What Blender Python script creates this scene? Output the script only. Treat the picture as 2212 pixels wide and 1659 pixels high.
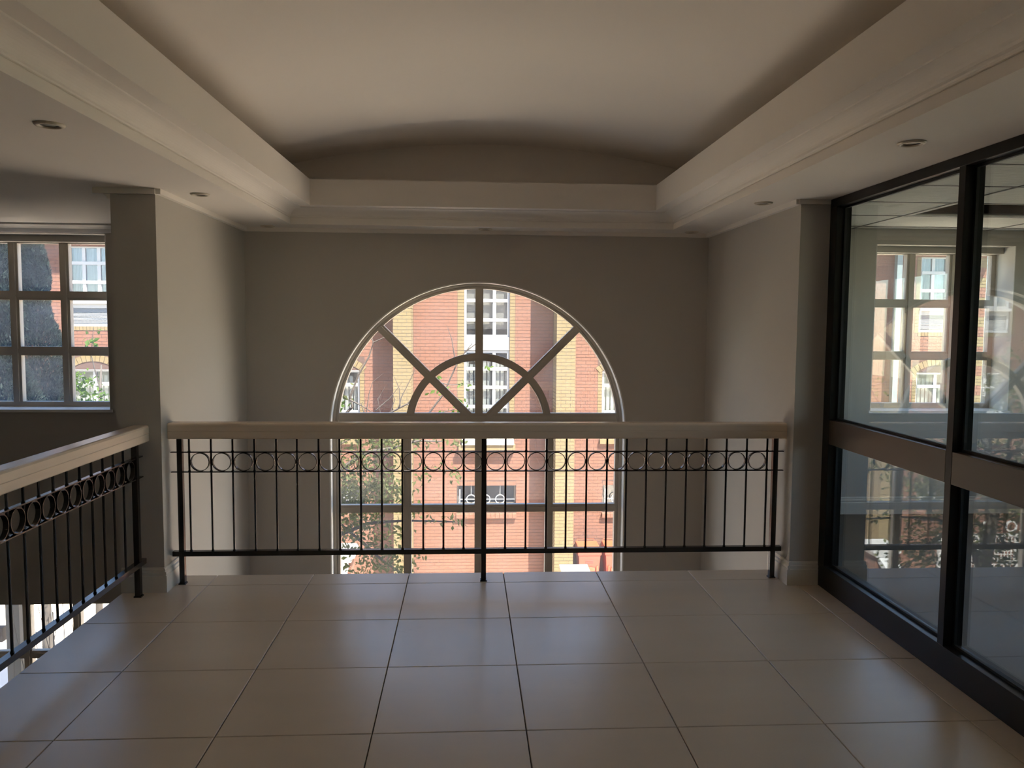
import bpy, bmesh, math, random
import numpy as np
from mathutils import Vector, Matrix

random.seed(7)
rng = np.random.default_rng(11)
S = bpy.context.scene
for o in list(bpy.data.objects):
    bpy.data.objects.remove(o)
COL = S.collection
PI = math.pi

# ------------------------------------------------------------------ camera
F_PX, YAW, PITCH, ROLL, CAM_H = 1713.53, 0.0570772, 0.0737183, 0.0073684, 1.58327
cy, sy, cp, sp = math.cos(YAW), math.sin(YAW), math.cos(PITCH), math.sin(PITCH)
fwd = Vector((sy * cp, cy * cp, -sp))
rgt = Vector((cy, -sy, 0))
upv = rgt.cross(fwd)
cr, sr = math.cos(ROLL), math.sin(ROLL)
r2 = cr * rgt + sr * upv
u2 = -sr * rgt + cr * upv
cam_data = bpy.data.cameras.new('camera')
cam = bpy.data.objects.new('camera', cam_data)
COL.objects.link(cam)
mw = Matrix.Identity(4)
for i in range(3):
    mw[i][0], mw[i][1], mw[i][2] = r2[i], u2[i], -fwd[i]
mw[2][3] = CAM_H
cam.matrix_world = mw
cam_data.sensor_fit = 'HORIZONTAL'
cam_data.sensor_width = 36.0
cam_data.lens = F_PX / 2212 * 36
cam_data.clip_start = 0.05
cam_data.clip_end = 300
S.camera = cam

# ------------------------------------------------------------------ light
SUN_AZ, SUN_EL, SUN_STRENGTH = math.radians(36), math.radians(58), 46.0
SKY_STRENGTH = 1.05
EXPOSURE = -0.2
sd = bpy.data.lights.new('sun', 'SUN')
sd.energy = SUN_STRENGTH
sd.angle = math.radians(0.53)
sd.color = (1.0, 0.94, 0.85)
sun = bpy.data.objects.new('sun', sd)
COL.objects.link(sun)
sun_dir = Vector((math.sin(SUN_AZ) * math.cos(SUN_EL), -math.cos(SUN_AZ) * math.cos(SUN_EL), math.sin(SUN_EL)))
sun.rotation_euler = sun_dir.to_track_quat('Z', 'Y').to_euler()
sun.location = (6, -6, 20)
W = bpy.data.worlds.new('sky')
S.world = W
W.use_nodes = True
nt = W.node_tree
nt.nodes.clear()
sky = nt.nodes.new('ShaderNodeTexSky')
sky.sky_type = 'NISHITA'
sky.sun_disc = False
sky.sun_elevation = SUN_EL
sky.sun_rotation = PI - SUN_AZ
sky.altitude = 1500
sky.dust_density = 0.6
bgn = nt.nodes.new('ShaderNodeBackground')
bgn.inputs['Strength'].default_value = SKY_STRENGTH
wo = nt.nodes.new('ShaderNodeOutputWorld')
nt.links.new(sky.outputs[0], bgn.inputs['Color'])
nt.links.new(bgn.outputs[0], wo.inputs['Surface'])
S.view_settings.view_transform = 'Standard'
S.view_settings.look = 'None'
S.view_settings.exposure = EXPOSURE
S.view_settings.gamma = 1
S.view_settings.use_curve_mapping = False
S.cycles.max_bounces = 14
S.cycles.diffuse_bounces = 8
S.cycles.glossy_bounces = 4
S.cycles.transmission_bounces = 4
S.cycles.transparent_max_bounces = 24
S.cycles.caustics_reflective = False
S.cycles.caustics_refractive = False
S.cycles.use_denoising = True
S.cycles.sample_clamp_indirect = 8


# ------------------------------------------------------------------ materials
def mat(name, col, rough=0.6, metal=0.0, spec=0.5, var=0.0, scale=4.0, stretch=(1, 1, 1), bump=0.0, bscale=60.0,
        coat=0.0, rvar=0.0):
    m = bpy.data.materials.new(name)
    m.use_nodes = True
    t = m.node_tree
    b = t.nodes['Principled BSDF']
    b.inputs['Base Color'].default_value = (*col, 1)
    b.inputs['Roughness'].default_value = rough
    b.inputs['Metallic'].default_value = metal
    b.inputs['Specular IOR Level'].default_value = spec
    if coat:
        b.inputs['Coat Weight'].default_value = coat
    if var or bump or rvar:
        g = t.nodes.new('ShaderNodeNewGeometry')
        mp = t.nodes.new('ShaderNodeMapping')
        mp.inputs['Scale'].default_value = stretch
        t.links.new(g.outputs['Position'], mp.inputs['Vector'])
    if var or rvar:
        n = t.nodes.new('ShaderNodeTexNoise')
        n.inputs['Scale'].default_value = scale
        n.inputs['Detail'].default_value = 5
        t.links.new(mp.outputs[0], n.inputs['Vector'])
    if var:
        mr = t.nodes.new('ShaderNodeMapRange')
        mr.inputs['From Min'].default_value = 0.25
        mr.inputs['From Max'].default_value = 0.75
        mr.inputs['To Min'].default_value = 1 - var
        mr.inputs['To Max'].default_value = 1 + var
        t.links.new(n.outputs['Fac'], mr.inputs['Value'])
        mx = t.nodes.new('ShaderNodeVectorMath')
        mx.operation = 'SCALE'
        mx.inputs[0].default_value = col
        t.links.new(mr.outputs[0], mx.inputs['Scale'])
        t.links.new(mx.outputs[0], b.inputs['Base Color'])
    if rvar:
        mr2 = t.nodes.new('ShaderNodeMapRange')
        mr2.inputs['To Min'].default_value = rough - rvar
        mr2.inputs['To Max'].default_value = rough + rvar
        t.links.new(n.outputs['Fac'], mr2.inputs['Value'])
        t.links.new(mr2.outputs[0], b.inputs['Roughness'])
    if bump:
        n2 = t.nodes.new('ShaderNodeTexNoise')
        n2.inputs['Scale'].default_value = bscale
        n2.inputs['Detail'].default_value = 3
        t.links.new(mp.outputs[0], n2.inputs['Vector'])
        bp = t.nodes.new('ShaderNodeBump')
        bp.inputs['Strength'].default_value = bump
        bp.inputs['Distance'].default_value = 0.02
        t.links.new(n2.outputs['Fac'], bp.inputs['Height'])
        t.links.new(bp.outputs[0], b.inputs['Normal'])
    return m


def glass_mat(name, dust=0.03, tint=(0.97, 0.985, 0.98), refl=1.3, dust_col=(0.55, 0.6, 0.66)):
    m = bpy.data.materials.new(name)
    m.use_nodes = True
    t = m.node_tree
    t.nodes.clear()
    out = t.nodes.new('ShaderNodeOutputMaterial')
    tr = t.nodes.new('ShaderNodeBsdfTransparent')
    tr.inputs['Color'].default_value = (*tint, 1)
    gl = t.nodes.new('ShaderNodeBsdfGlossy')
    gl.inputs['Roughness'].default_value = 0.0
    gl.inputs['Color'].default_value = (1, 1, 1, 1)
    lw = t.nodes.new('ShaderNodeLayerWeight')
    lw.inputs['Blend'].default_value = 0.5
    p5 = t.nodes.new('ShaderNodeMath'); p5.operation = 'POWER'; p5.inputs[1].default_value = 5
    t.links.new(lw.outputs['Facing'], p5.inputs[0])
    ma = t.nodes.new('ShaderNodeMath'); ma.operation = 'MULTIPLY_ADD'
    ma.inputs[1].default_value = 0.96 * refl; ma.inputs[2].default_value = 0.04 * refl
    ma.use_clamp = True
    t.links.new(p5.outputs[0], ma.inputs[0])
    mix = t.nodes.new('ShaderNodeMixShader')
    t.links.new(ma.outputs[0], mix.inputs['Fac'])
    t.links.new(tr.outputs[0], mix.inputs[1])
    t.links.new(gl.outputs[0], mix.inputs[2])
    last = mix
    if dust:
        df = t.nodes.new('ShaderNodeBsdfTranslucent')
        df.inputs['Color'].default_value = (*dust_col, 1)
        g = t.nodes.new('ShaderNodeNewGeometry')
        n = t.nodes.new('ShaderNodeTexNoise')
        n.inputs['Scale'].default_value = 5
        n.inputs['Detail'].default_value = 6
        t.links.new(g.outputs['Position'], n.inputs['Vector'])
        mm = t.nodes.new('ShaderNodeMath'); mm.operation = 'MULTIPLY'; mm.inputs[1].default_value = dust * 2
        t.links.new(n.outputs['Fac'], mm.inputs[0])
        mix2 = t.nodes.new('ShaderNodeMixShader')
        t.links.new(mm.outputs[0], mix2.inputs['Fac'])
        t.links.new(mix.outputs[0], mix2.inputs[1])
        t.links.new(df.outputs[0], mix2.inputs[2])
        last = mix2
    t.links.new(last.outputs[0], out.inputs['Surface'])
    return m


def leaf_mat(name, col, trans=0.35, var=0.25):
    m = mat(name, col, 0.7, var=var, scale=9, spec=0.15)
    t = m.node_tree
    b = t.nodes['Principled BSDF']
    out = [n for n in t.nodes if n.type == 'OUTPUT_MATERIAL'][0]
    tl = t.nodes.new('ShaderNodeBsdfTranslucent')
    tl.inputs['Color'].default_value = (col[0] * 1.6, col[1] * 1.7, col[2] * 0.8, 1)
    mx = t.nodes.new('ShaderNodeMixShader')
    mx.inputs['Fac'].default_value = trans
    t.links.new(b.outputs[0], mx.inputs[1])
    t.links.new(tl.outputs[0], mx.inputs[2])
    t.links.new(mx.outputs[0], out.inputs['Surface'])
    return m


def tile_mat(name, col, rough):
    """large matt-polished porcelain tile: faint streaks along X, cloudy tone, grey scuffs"""
    m = mat(name, col, rough, var=0.05, scale=2.2, stretch=(0.35, 1.6, 1), rvar=0.0)
    t = m.node_tree
    b = t.nodes['Principled BSDF']
    src = b.inputs['Base Color'].links[0].from_socket
    g = t.nodes.new('ShaderNodeNewGeometry')
    n = t.nodes.new('ShaderNodeTexNoise')
    n.inputs['Scale'].default_value = 1.7
    n.inputs['Detail'].default_value = 9
    n.inputs['Roughness'].default_value = 0.72
    n.inputs['Distortion'].default_value = 0.8
    t.links.new(g.outputs['Position'], n.inputs['Vector'])
    r = t.nodes.new('ShaderNodeMapRange')
    r.inputs['From Min'].default_value = 0.62
    r.inputs['From Max'].default_value = 0.80
    r.inputs['To Min'].default_value = 1.0
    r.inputs['To Max'].default_value = 0.80
    t.links.new(n.outputs['Fac'], r.inputs['Value'])
    mx = t.nodes.new('ShaderNodeVectorMath'); mx.operation = 'SCALE'
    t.links.new(src, mx.inputs[0])
    t.links.new(r.outputs[0], mx.inputs['Scale'])
    t.links.new(mx.outputs[0], b.inputs['Base Color'])
    return m


M = {
    'wall': mat('wall_paint', (0.52, 0.485, 0.435), 0.75, var=0.02, scale=1.5, bump=0.03, bscale=150),
    'ceil': mat('ceiling_paint', (0.84, 0.785, 0.72), 0.85, var=0.015, scale=1.2),
    'reveal': mat('white_reveal_paint', (0.84, 0.83, 0.80), 0.6),
    'tile': tile_mat('porcelain_tile', (0.655, 0.56, 0.445), 0.28),
    'grout': mat('dark_grout', (0.075, 0.065, 0.055), 0.9),
    'screed': mat('grey_screed', (0.115, 0.098, 0.078), 0.7, var=0.16, scale=1.6, stretch=(0.7, 1.7, 1)),
    'skirt': mat('skirting_paint', (0.74, 0.70, 0.63), 0.35),
    'rail': mat('cream_wood_rail', (0.78, 0.645, 0.505), 0.22, var=0.06, scale=7, stretch=(0.2, 0.2, 3)),
    'iron': mat('black_iron', (0.012, 0.010, 0.009), 0.2, spec=0.6),
    'bronze': mat('dark_bronze_aluminium', (0.011, 0.009, 0.008), 0.32, spec=0.3),
    'bronze_rail': mat('bronze_brown_reflection', (0.075, 0.052, 0.036), 0.32, spec=0.6),  # lighter bronze: the mid rail's brown reflection is put into this colour
    'bead': mat('rubber_bead', (0.01, 0.01, 0.01), 0.6),
    'alu': mat('taupe_window_frame', (0.50, 0.455, 0.39), 0.5, var=0.03, scale=9),
    'glass': glass_mat('window_glass', dust=0.035),
    'glass_dirty': glass_mat('dusty_window_glass', dust=0.06, dust_col=(0.42, 0.5, 0.62)),
    'glass_in': glass_mat('partition_glass', dust=0.0, tint=(0.90, 0.94, 0.92), refl=1.9),
    'glass_far': glass_mat('far_glass', dust=0.06, refl=1.4, dust_col=(0.75, 0.74, 0.72)),
    'lampring': mat('cream_lamp_ring', (0.66, 0.58, 0.46), 0.35),
    'lampdark': mat('lamp_recess', (0.02, 0.018, 0.016), 0.5),
    'lampbulb': mat('unlit_lamp_face', (0.35, 0.33, 0.28), 0.15),
    'panel': mat('ceiling_panel_white', (0.86, 0.835, 0.78), 0.75, bump=1.0, bscale=9, stretch=(1, 6, 1)),
    'tbar': mat('ceiling_grid_metal', (0.16, 0.155, 0.145), 0.5),
    'void': mat('ceiling_void', (0.10, 0.105, 0.095), 0.8, var=0.2, scale=8),
    'brick': mat('red_brick', (0.116, 0.049, 0.028), 0.85, var=0.10, scale=5.5, stretch=(1, 1, 3)),
    'ybrick': mat('yellow_brick', (0.116, 0.083, 0.036), 0.85, var=0.07, scale=5, stretch=(1, 1, 3)),
    'mortar': mat('mortar', (0.055, 0.030, 0.022), 0.9, var=0.05),
    'ymortar': mat('mortar_grey', (0.055, 0.048, 0.036), 0.9),
    'white': mat('white_gloss_paint', (0.30, 0.30, 0.30), 0.4),
    'plaster': mat('white_plaster', (0.26, 0.255, 0.245), 0.8, bump=0.1, bscale=30),
    'pipe': mat('pale_blue_downpipe', (0.13, 0.15, 0.155), 0.45),
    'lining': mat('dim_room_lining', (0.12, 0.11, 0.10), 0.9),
    'curtain': mat('net_curtain', (0.16, 0.165, 0.19), 0.9),
    'blind': mat('vertical_blind_fabric', (0.20, 0.20, 0.19), 0.8),
    'roofing': mat('roof_tile', (0.10, 0.05, 0.035), 0.8, var=0.2),
    'paving': mat('pale_paving', (0.82, 0.68, 0.53), 0.9, var=0.07, scale=0.9),
    'concrete': mat('grey_concrete', (0.09, 0.085, 0.075), 0.85, var=0.12, scale=6),
    'timber': mat('dark_timber', (0.07, 0.045, 0.035), 0.6, var=0.2, scale=5),
    'bark': mat('grey_brown_bark', (0.05, 0.04, 0.032), 0.85, var=0.25, scale=14),
    'twig': mat('twig_bark', (0.05, 0.038, 0.03), 0.8, var=0.2, scale=20),
    'leaf': leaf_mat('olive_leaf', (0.055, 0.064, 0.022)),
    'leaf_lit': leaf_mat('sunlit_green_leaf', (0.055, 0.095, 0.018), 0.5),  # brighter copy of the leaf green, sunlight put into its colour
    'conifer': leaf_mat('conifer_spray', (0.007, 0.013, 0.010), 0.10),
    'bin': mat('orange_red_plastic', (0.24, 0.035, 0.018), 0.42),
    'bin_lid': mat('orange_plastic', (0.26, 0.055, 0.02), 0.42),
    'print': mat('faded_print', (0.17, 0.04, 0.03), 0.6),
    'tyre': mat('black_rubber', (0.02, 0.02, 0.02), 0.7),
    'exterior': mat('exterior_render', (0.60, 0.52, 0.44), 0.85),
}


# ------------------------------------------------------------------ mesh builder
class MB:
    def __init__(self):
        self.v = []
        self.f = []

    def quadmesh(self, pts, faces):
        n = len(self.v)
        self.v += [tuple(p) for p in pts]
        self.f += [tuple(i + n for i in f) for f in faces]
        return self

    def box(self, x0, x1, y0, y1, z0, z1):
        p = [(x0, y0, z0), (x1, y0, z0), (x1, y1, z0), (x0, y1, z0), (x0, y0, z1), (x1, y0, z1), (x1, y1, z1), (x0, y1, z1)]
        return self.quadmesh(p, [(0, 3, 2, 1), (4, 5, 6, 7), (0, 1, 5, 4), (1, 2, 6, 5), (2, 3, 7, 6), (3, 0, 4, 7)])

    def tbox(self, x0, x1, y0, y1, z0, z1, c=0.002):
        """box with its top edges chamfered"""
        p = [(x0, y0, z0), (x1, y0, z0), (x1, y1, z0), (x0, y1, z0), (x0, y0, z1 - c), (x1, y0, z1 - c), (x1, y1, z1 - c), (x0, y1, z1 - c),
             (x0 + c, y0 + c, z1), (x1 - c, y0 + c, z1), (x1 - c, y1 - c, z1), (x0 + c, y1 - c, z1)]
        return self.quadmesh(p, [(0, 3, 2, 1), (8, 9, 10, 11), (0, 1, 5, 4), (1, 2, 6, 5), (2, 3, 7, 6), (3, 0, 4, 7),
                                 (4, 5, 9, 8), (5, 6, 10, 9), (6, 7, 11, 10), (7, 4, 8, 11)])

    def prism(self, poly, axis, a, b):
        """poly: 2-D outline (ccw seen against the axis); axis 'X': (y,z), 'Y': (x,z), 'Z': (x,y)"""
        def P(q, t):
            return {'X': (t, q[0], q[1]), 'Y': (q[0], t, q[1]), 'Z': (q[0], q[1], t)}[axis]
        n = len(poly)
        pts = [P(q, a) for q in poly] + [P(q, b) for q in poly]
        fs = [tuple(range(n - 1, -1, -1)), tuple(range(n, 2 * n))]
        fs += [(i, (i + 1) % n, n + (i + 1) % n, n + i) for i in range(n)]
        return self.quadmesh(pts, fs)

    def tube(self, pts, rad, n=8, cap=True):
        pts = [Vector(p) for p in pts]
        if not hasattr(rad, '__len__'):
            rad = [rad] * len(pts)
        rings = []
        for i, p in enumerate(pts):
            d = (pts[min(i + 1, len(pts) - 1)] - pts[max(i - 1, 0)]).normalized()
            a = d.orthogonal().normalized() if abs(d.z) > 0.999 else d.cross(Vector((0, 0, 1))).normalized()
            b = d.cross(a)
            rings.append([p + rad[i] * (math.cos(2 * PI * k / n) * a + math.sin(2 * PI * k / n) * b) for k in range(n)])
        fs = []
        for i in range(len(pts) - 1):
            for k in range(n):
                fs.append((i * n + k, i * n + (k + 1) % n, (i + 1) * n + (k + 1) % n, (i + 1) * n + k))
        if cap:
            fs += [tuple(range(n - 1, -1, -1)), tuple(range((len(pts) - 1) * n, len(pts) * n))]
        return self.quadmesh([p for r in rings for p in r], fs)

    def arcband(self, cx, cz, r0, r1, a0, a1, y0, y1, n=48, closed=False):
        """flat curved bar in the XZ plane"""
        pts = []
        for i in range(n + (0 if closed else 1)):
            a = a0 + (a1 - a0) * i / n
            c, s = math.cos(a), math.sin(a)
            pts += [(cx + r0 * c, y0, cz + r0 * s), (cx + r1 * c, y0, cz + r1 * s), (cx + r1 * c, y1, cz + r1 * s), (cx + r0 * c, y1, cz + r0 * s)]
        fs = []
        m = n if closed else n
        N = len(pts) // 4
        for i in range(m):
            j = (i + 1) % N
            for k in range(4):
                fs.append((i * 4 + k, i * 4 + (k + 1) % 4, j * 4 + (k + 1) % 4, j * 4 + k))
        if not closed:
            fs += [(0, 1, 2, 3), tuple((N - 1) * 4 + k for k in (3, 2, 1, 0))]
        return self.quadmesh(pts, fs)

    def lathe(self, prof, cx, cy_, n=24, axis='Z'):
        pts = []
        for k in range(n):
            a = 2 * PI * k / n
            for r, h in prof:
                if axis == 'Z':
                    pts.append((cx + r * math.cos(a), cy_ + r * math.sin(a), h))
                else:
                    pts.append((cx + r * math.cos(a), h, cy_ + r * math.sin(a)))
        m = len(prof)
        fs = []
        for k in range(n):
            k2 = (k + 1) % n
            for i in range(m - 1):
                fs.append((k * m + i, k2 * m + i, k2 * m + i + 1, k * m + i + 1))
        return self.quadmesh(pts, fs)

    def build(self, name, material, parent=None, base=(0, 0, 0), loc=None, smooth=False, bevel=0.0, autosmooth=None):
        me = bpy.data.meshes.new(name)
        b = Vector(base)
        me.from_pydata([(p[0] - b.x, p[1] - b.y, p[2] - b.z) for p in self.v], [], self.f)
        bm = bmesh.new()
        bm.from_mesh(me)
        if len(bm.faces) < 60000:
            bmesh.ops.recalc_face_normals(bm, faces=bm.faces)
        bm.to_mesh(me)
        bm.free()
        me.materials.append(material)
        if smooth:
            for p in me.polygons:
                p.use_smooth = True
        o = bpy.data.objects.new(name, me)
        COL.objects.link(o)
        if parent is not None:
            o.parent = parent
            o.location = loc if loc else (0, 0, 0)
        else:
            o.location = loc if loc else base
        if bevel:
            md = o.modifiers.new('bevel', 'BEVEL')
            md.width = bevel
            md.segments = 2
            md.limit_method = 'ANGLE'
        return o


def npmesh(name, V, Fq, material, parent=None, base=(0, 0, 0)):
    """big mesh from numpy arrays (quads or tris)"""
    me = bpy.data.meshes.new(name)
    V = np.asarray(V, dtype=np.float32) - np.asarray(base, dtype=np.float32)
    Fq = np.asarray(Fq, dtype=np.int32)
    k = Fq.shape[1]
    me.vertices.add(len(V))
    me.vertices.foreach_set('co', V.ravel())
    me.loops.add(Fq.size)
    me.loops.foreach_set('vertex_index', Fq.ravel())
    me.polygons.add(len(Fq))
    me.polygons.foreach_set('loop_start', np.arange(0, Fq.size, k, dtype=np.int32))
    me.polygons.foreach_set('loop_total', np.full(len(Fq), k, dtype=np.int32))
    me.update(calc_edges=True)
    me.polygons.foreach_set('use_smooth', np.zeros(len(Fq), dtype=bool))
    me.materials.append(material)
    o = bpy.data.objects.new(name, me)
    COL.objects.link(o)
    if parent is not None:
        o.parent = parent
    else:
        o.location = base
    return o


def tag(o, label, cat, group=None):
    o['label'] = label
    o['category'] = cat
    if group:
        o['group'] = group
    return o


def root(name, base, label, cat, group=None):
    o = bpy.data.objects.new(name, None)
    COL.objects.link(o)
    o.location = base
    o.empty_display_size = 0.1
    return tag(o, label, cat, group)


def structure(o, label=None):
    o['kind'] = 'structure'
    if label:
        o['label'] = label
    return o


def sroot(name, base, label=None):
    o = bpy.data.objects.new(name, None)
    COL.objects.link(o)
    o.location = base
    return structure(o, label)


def copy_part(o, loc, parent=None):
    c = o.copy()
    COL.objects.link(c)
    c.parent = parent or o.parent
    c.location = loc
    return c


def cells(x0, x1, z0, z1, holes):
    """rectangle minus rectangular holes -> list of rectangles"""
    xs = sorted({x0, x1} | {min(max(h[k], x0), x1) for h in holes for k in (0, 1)})
    zs = sorted({z0, z1} | {min(max(h[k], z0), z1) for h in holes for k in (2, 3)})
    out = []
    for j in range(len(zs) - 1):
        run = None
        for i in range(len(xs) - 1):
            mx, mz = (xs[i] + xs[i + 1]) / 2, (zs[j] + zs[j + 1]) / 2
            solid = not any(h[0] < mx < h[1] and h[2] < mz < h[3] for h in holes)
            if solid:
                run = [run[0] if run else xs[i], xs[i + 1]]
            if (not solid or i == len(xs) - 2) and run:
                out.append((run[0], run[1], zs[j], zs[j + 1]))
                run = None
    return out


# ================================================================== ROOM SHELL
XL, XR = -1.775, 1.987            # side walls of the void
YC, YF = 4.69, 6.50               # wall ends beside the balustrade, far wall
YO = 6.86                         # outer face of the far wall
ZC = 2.345                        # flat ceiling
XP = 2.165                        # face of the glazed partition
X_FLOOR_L = -2.013
LOW, TOP = -5.0, 3.2

# ---- floor: slab, grout bed and separate tiles
slab = MB()
slab.box(X_FLOOR_L, XR + 0.28, -2.5, 4.99, -0.25, -0.012)
floor = structure(slab.build('floor', M['grout']), 'pale grey porcelain tile floor with dark thin joints')
TX, TY, TS = -0.3626, 4.7948, 0.6
GAP = 0.0022
full = None
for j in range(-1, 7):
    y1 = TY - TS * j
    y0 = y1 - TS
    if j == -1:
        y0, y1 = TY, 4.995
    for i in range(-3, 5):
        x0, x1 = TX + TS * i, TX + TS * (i + 1)
        x0c, x1c = max(x0, X_FLOOR_L - 0.004), min(x1, 2.262)
        if x1c - x0c < 0.02:
            continue
        # pieces beside the wall ends stop at the walls
        if j == -1:
            x0c, x1c = max(x0c, XL + 0.003), min(x1c, XR - 0.003)
            if x1c - x0c < 0.02:
                continue
        if full is not None and abs(x1c - x0c - TS) < 1e-6 and abs(y1 - y0 - TS) < 1e-6:
            copy_part(full, (x0c, y0, 0), floor)
            continue
        w, d = x1c - x0c, y1 - y0
        t = MB().tbox(GAP, w - GAP, GAP, d - GAP, -0.0135, 0.0).build('tile', M['tile'], floor, loc=(x0c, y0, 0))
        if abs(w - TS) < 1e-6 and abs(d - TS) < 1e-6:
            full = t
back_floor = MB().box(X_FLOOR_L, 2.262, -2.5, TY - TS * 7, -0.012, 0.0)
structure(back_floor.build('floor_behind', M['tile']))
# fascia of the slab edge
structure(MB().box(XL + 0.003, XR - 0.003, 4.99, 5.0, -0.25, -0.014).box(X_FLOOR_L - 0.006, X_FLOOR_L, -2.5, YC - 0.004, -0.25, -0.014).build('trim_5', M['ceil']))
structure(MB().box(XL - 0.25, 5.5, -2.5, YF, -3.05, -2.9).build('floor_lower', M['tile']))
structure(MB().box(-5.0, XL - 0.25, -2.5, YF, -3.05, -2.9).build('floor_stairwell', M['timber']))
structure(MB().box(2.265, 5.5, -2.5, YF, -0.2, 0.0).build('floor_2', M['screed']), 'bare grey screed floor behind the glass partition')

# ---- wall ends (stubs) left and right of the balustrade
structure(MB().box(XL - 0.25, XL, YC, YF, -2.9, 2.40).build('wall_left', M['wall']))
structure(MB().box(XR, XR + 0.285, YC, YF, -2.9, 2.40).build('wall_right', M['wall']))


# ---- far wall with the arched opening
def arch_outline(cx, cz, r, zb, n=64):
    p = [(cx + r, zb)]
    p += [(cx + r * math.cos(PI * i / n), cz + r * math.sin(PI * i / n)) for i in range(n + 1)]
    p.append((cx - r, zb))
    return p


CX, CZ, RW = 0.102, 0.715, 1.217
x0, x1, z0, z1 = XL - 0.10, XR + 0.10, LOW, TOP
hole = arch_outline(CX, CZ, RW, -2.6)
h = len(hole) // 2
right_half = [(CX, z0), (x1, z0), (x1, z1), (CX, z1)] + [hole[k] for k in range(h, -1, -1)] + [(CX, -2.6)]
left_half = [(CX, z1), (x0, z1), (x0, z0), (CX, z0), (CX, -2.6)] + [hole[k] for k in range(len(hole) - 1, h - 1, -1)]
structure(MB().prism(right_half, 'Y', YF, YO).prism(left_half, 'Y', YF, YO).build('wall_far', M['wall']))
# white painted lining of the arched reveal
lin = MB()
lin.arcband(CX, CZ, RW - 0.006, RW + 0.004, 0, PI, YF - 0.001, YO, 64)
lin.box(CX - RW - 0.004, CX - RW + 0.006, YF - 0.001, YO, -2.6, CZ)
lin.box(CX + RW - 0.006, CX + RW + 0.004, YF - 0.001, YO, -2.6, CZ)
structure(lin.build('trim_1', M['reveal']))
# far wall of the stairwell and of the room on the right
WLX0, WLX1, WRX0, WRX1 = -4.13, -2.852, 3.41, 4.617
WZ0, WZ1 = 0.885, 2.28
wl = MB()
for c in cells(-5.0, x0, LOW, TOP, [(WLX0, WLX1, WZ0, WZ1), (WLX0, WLX1, -2.5, -0.705)]):
    wl.box(c[0], c[1], YF, YO, c[2], c[3])
structure(wl.build('wall_far_left', M['wall']))
wr = MB()
for c in cells(x1, 5.5, LOW, TOP, [(WRX0, WRX1, WZ0, WZ1)]):
    wr.box(c[0], c[1], YF, YO, c[2], c[3])
structure(wr.build('wall_far_right', M['wall']))
structure(MB().box(-5.2, -5.0, -2.7, YO, LOW, TOP).build('wall_stairwell', M['wall']))
SWY0, SWY1, SWZ0, SWZ1 = 0.8, 5.72, 0.885, 2.28          # side window of the room on the right
wrr = MB()
for c in cells(-2.7, YO, LOW, TOP, [(SWY0, SWY1, SWZ0, SWZ1)]):
    wrr.box(5.5, 5.7, c[0], c[1], c[2], c[3])
structure(wrr.build('wall_room_right', M['wall']))
structure(MB().box(5.7, 6.3, -0.5, 6.8, 2.45, 2.55).build('added_sun_overhang', M['exterior']))  # unseen overhang added to keep direct sun out of the side window
structure(MB().box(-5.0, 5.5, -2.7, -2.5, LOW, TOP).build('wall_back', M['wall']))
structure(MB().box(-5.3, 5.8, -2.8, YO + 0.1, TOP, TOP + 0.15).build('roof', M['exterior']))

# ---- ceiling with its tray and vault
TX0, TX1, TY0, TY1 = -1.354, 1.62, 0.3, 6.237
cl = MB()
TXN = TX0 - 0.018 * (TY1 - TY0)                      # the tray is a little out of square
for c in cells(-5.0, XP + 0.115, -2.5, YF, [(-1.52, TX1, TY0, TY1)]):
    cl.box(c[0], c[1], c[2], c[3], ZC, ZC + 0.045)
cl.prism([(-1.52, TY0), (TXN, TY0), (TX0, TY1), (-1.52, TY1)], 'Z', ZC, ZC + 0.045)
structure(cl.build('ceiling', M['ceil']), 'flat plaster ceiling around the raised tray')
prof = [(0.0, ZC), (-0.003, ZC + 0.003), (-0.007, ZC + 0.051), (-0.001, ZC + 0.0535), (0.001, ZC + 0.060)]
for k in range(9):                                   # cove
    a = PI / 2 * k / 8
    prof.append((0.094 - 0.086 * math.cos(a), ZC + 0.064 + 0.05 * math.sin(a)))
prof += [(0.098, ZC + 0.114), (0.1, ZC + 0.120), (0.185, ZC + 0.120), (0.185, ZC + 0.311), (0.14, ZC + 0.311), (0.14, ZC + 0.16), (-0.16, ZC + 0.16), (-0.16, 3.15)]
tr = MB()
pts = []
for d, z in prof:
    pts += [(TXN + d, TY0 + d, z), (TX1 - d, TY0 + d, z), (TX1 - d, TY1 - d, z), (TX0 + d, TY1 - d, z)]
fs = []
for i in range(len(prof) - 1):
    for k in range(4):
        fs.append((i * 4 + k, i * 4 + (k + 1) % 4, (i + 1) * 4 + (k + 1) % 4, (i + 1) * 4 + k))
tr.quadmesh(pts, fs)
structure(tr.build('trim_2', M['ceil']), 'stepped and coved plaster moulding round the ceiling tray')
vx, vz, vr = 0.184, -3.8347, 6.8438
vlt = MB()
NV = 40
vp, vf = [], []
for i in range(NV + 1):
    x = TX0 - 0.30 + (TX1 - TX0 + 0.60) * i / NV
    z = vz + math.sqrt(vr * vr - (x - vx) ** 2)
    vp += [(x, TY0 - 0.165, z), (x, TY1 + 0.165, z)]
for i in range(NV):
    vf.append((2 * i, 2 * i + 2, 2 * i + 3, 2 * i + 1))
vlt.quadmesh(vp, vf)
structure(vlt.build('ceiling_vault', M['ceil'], smooth=True), 'shallow barrel vault above the ceiling tray')

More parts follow.
